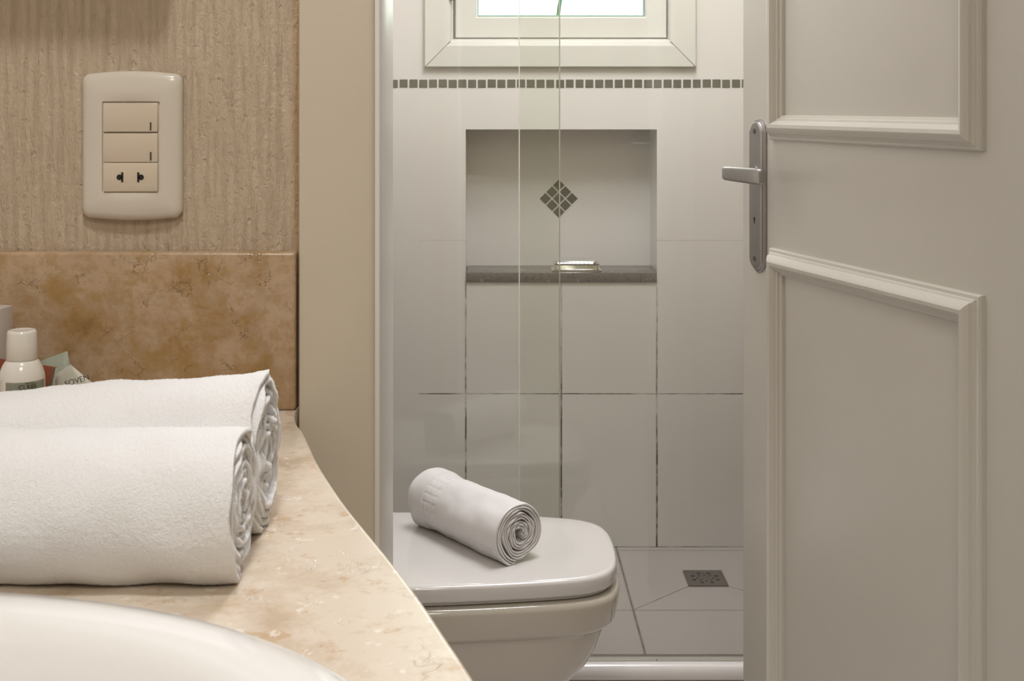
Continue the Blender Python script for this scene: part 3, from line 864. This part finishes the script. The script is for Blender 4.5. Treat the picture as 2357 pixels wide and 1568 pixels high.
bottle('shampoo_bottle', (56-CX)*1.0/F-.0352, .995, 'white bottle cut off by the left picture edge beside the lettered one', text=False)
bx = box_obj('soap_carton', (-.028, .012, -.012, .012, 0, .0935), simple('grey_white_card', (0.52, 0.47, 0.43, 1), .5), None, .001)
bx.location = (-.4095, 1.060, COUNTER+.0004); bx.rotation_euler = (0, 0, -.12)
tag(bx, 'tall off-white carton behind the bottles at the left picture edge', 'box')

def pouch(name, pts, Y, mat, label, cat, bulge=.004, lean=.12, crimp=None, tail=None):
    """pillow sachet from four picture corners (TL, TR, BR, BL) leaning back"""
    P = [at(x_, y_, Y) for x_, y_ in pts]
    zmin = min(p.z for p in P); dz = COUNTER+.001-zmin if zmin < COUNTER+.001 else 0
    c = sum(P, Vector())/4; c.z = COUNTER+.0004
    n_ = 14; V = []; Fc = []
    for side in (-1, 1):
        for i in range(n_+1):
            for j in range(n_+1):
                u, v = i/n_, j/n_
                p = P[0].lerp(P[1], u).lerp(P[3].lerp(P[2], u), v)
                b = (16*u*(1-u)*v*(1-v))**.6 if 0 < u < 1 and 0 < v < 1 else 0
                p = p+Vector((0, side*(bulge*b+.0003)+(p.z-COUNTER)*lean, 0)); p.y += .0008*noise.noise(p*120)
                p.z = max(p.z, COUNTER+.0006)
                V.append(p-c)
    m_ = (n_+1)**2
    for s in (0, 1):
        for i in range(n_):
            for j in range(n_):
                a = s*m_+i*(n_+1)+j; f = (a, a+1, a+n_+2, a+n_+1); Fc.append(f if s else f[::-1])
    rim = [i*(n_+1) for i in range(n_+1)]+[n_*(n_+1)+j for j in range(1, n_+1)]+[i*(n_+1)+n_ for i in range(n_-1, -1, -1)]+[j for j in range(n_-1, 0, -1)]
    for k in range(len(rim)):
        a, b = rim[k], rim[(k+1) % len(rim)]; Fc.append((a, b, b+m_, a+m_))
    o = mesh_obj(name, V, Fc, mat, None, True, 60); o.location = c
    tag(o, label, cat); return o, c, P
M_green = simple('pale_green_film', (0.33, 0.36, 0.28, 1), .35, vary=.15, scale=60)
M_pale = simple('pale_grey_film', (0.50, 0.49, 0.41, 1), .35, vary=.15, scale=70)
M_red = simple('brick_red_film', (0.26, 0.075, 0.035, 1), .4, vary=.2, scale=60)
g, gc, gp = pouch('toiletry_sachet', [(84, 836), (145, 814), (190, 975), (110, 985)], 1.068, M_green, 'pale green sachet leaning on the marble backsplash', 'sachet', lean=.20)
w, wc, wp = pouch('toiletry_sachet', [(118, 868), (158, 842), (236, 905), (170, 1000)], 1.038, M_pale, 'pale grey sachet with dark lettering, rightmost of the toiletries', 'sachet', bulge=.003, lean=.10)
me = text_mesh('SOVEN', .0064)
mi = simple('dark_grey_ink', (0.06, 0.05, 0.04, 1), .5); me.materials.append(mi)
tx = bpy.data.objects.new('lettering', me); C.objects.link(tx); tx.parent = w
p_ = at(177, 877, 1.030); tx.location = p_-wc+Vector((0, .0005, 0)); tx.rotation_euler = (math.radians(90-5), math.radians(-17), 0)
rdd, rc, rp = pouch('toiletry_sachet', [(-12, 824), (127, 845), (98, 985), (-10, 985)], 1.030, M_red, 'brick red sachet with a silver edge standing behind the bottles', 'sachet', bulge=.0012, lean=.0)
bm = bmesh.new()
a, b = at(126, 845, 1.028)-rc, at(99, 975, 1.028)-rc
add_loft(bm, [[p+Vector((x_, y_, 0)) for x_, y_ in ((-.0016, -.0012), (.0014, -.0018), (.0024, .001), (-.0014, .0012))] for p in (a, b)])
bm_obj('silver_edge', bm, M_chrome, rdd)

# ------------------------------------------------------------------ the door
ang = math.atan2(.9665, -.2568)
dr_ = empty('door_1', (.532, 1.2582, 0), ang); struct(dr_, 'open cream panelled door')
DW = .665
bm = bmesh.new(); add_box(bm, 0.0, DW, -.035, 0, .010, 2.09, .0015, 2)
bm_obj('door_leaf', bm, M_door, dr_)
P_M = [(0, 0), (0, .0035), (.0015, .0055), (.0045, .0062), (.0055, .0078), (.0075, .0085), (.0085, .0110), (.012, .0136), (.016, .0148), (.020, .0138), (.0235, .0108), (.0250, .0080), (.0275, .0072), (.0285, .0048), (.0315, .0035), (.032, 0)]
for nm, z0, z1 in (('upper', 1.1036, 1.95), ('lower', .22, .954)):
    bm = bmesh.new()
    mitred_frame(bm, .095, .570, z0, z1, [(u*1.08, h*1.25) for u, h in P_M], y=0.0, sgn=1)
    bm_obj('panel_moulding', bm, M_door, dr_, angle=25)
# handle plate
hp = empty('door_handle', (.611, .0001, 0)); hp.parent = dr_
hp['label'] = 'satin nickel lever handle on a long back plate'
def plate_outline(ins, hw=.023, z0=.9135, z1=1.1325):
    hw_ = hw-ins; pts = []
    for k in range(9):                       # stepped round top
        a = math.pi*k/8; 
        pts.append((hw_*math.cos(a)*(1.0 if k in (0, 8) else .93), z1-.017-ins*.3+.0165*math.sin(a)-(ins*.7 if 0 < k < 8 else 0)))
    for k in range(9):                       # blunt pointed bottom
        a = math.pi+math.pi*k/8; s = math.sin(a)
        pts.append((hw_*math.cos(a), z0+.019+ins*.3+(.0188-ins)*(s*.75+.25*(-1+abs(math.cos(a))))))
    return pts
bm = bmesh.new()
add_loft(bm, [[(a, h_, b) for a, b in plate_outline(i_)] for i_, h_ in ((0, 0), (0, .0025), (.0012, .0040), (.0028, .0044), (.0036, .0062), (.0048, .0072), (.006, .0074))])
bpobj = bm_obj('back_plate', bm, M_nickel, hp, angle=30)
for zz in (1.1150, .9340):
    bm = bmesh.new(); add_disc(bm, (0.0015, .0072, zz), .0036, ax=(0, 1, 0), n=16, h=.0009)
    sc = bm_obj('screw', bm, simple('dark_screw', (0.16, 0.14, 0.125, 1), .35, metal=.8), bpobj)
bm = bmesh.new(); add_disc(bm, (.0015, .0073, .9905), .0026, ax=(0, 1, 0), n=16, h=.0004); add_box(bm, .0002, .0028, .0073, .0077, .984, .991)
bm_obj('keyhole', bm, M_dark, bpobj, smooth=False)
# lever: round collar, neck, then a flat grip running back along the door towards the hinge
bm = bmesh.new()
zL = 1.0555
def sec(cx, cy, w, h_, axis, r=.4, n=5):
    pts = rrect(w, h_, min(w, h_)*r, n)
    if axis == 'y': return [(cx+a, cy, zL+b) for a, b in pts]
    return [(cx, cy+a, zL+b) for a, b in pts]
add_loft(bm, [[(.011*math.cos(t_*math.pi/8), y_, zL+.011*math.sin(t_*math.pi/8)) for t_ in range(16)] for y_ in (.007, .010)])
nk = []
for y_, w_, h_ in ((.009, .0075, .0080), (.020, .0070, .0078), (.034, .0070, .0082), (.043, .0072, .0088)):
    nk.append(sec(0, y_, w_, h_, 'y', .7))
add_loft(bm, nk)
gp_ = []
for x_, cy, w_, h_ in ((.0105, .0475, .0035, .0060), (.0090, .0480, .0058, .0086), (.004, .0485, .0066, .0096), (-.02, .0490, .0062, .0100), (-.05, .0485, .0058, .0103), (-.08, .0470, .0055, .0107), (-.094, .0462, .0055, .0108), (-.0985, .0460, .0046, .0098), (-.1005, .0460, .0025, .0075)):
    gp_.append(sec(x_, cy, w_, h_, 'x', .6))
add_loft(bm, gp_)
bm_obj('lever', bm, M_nickel, hp, angle=45)
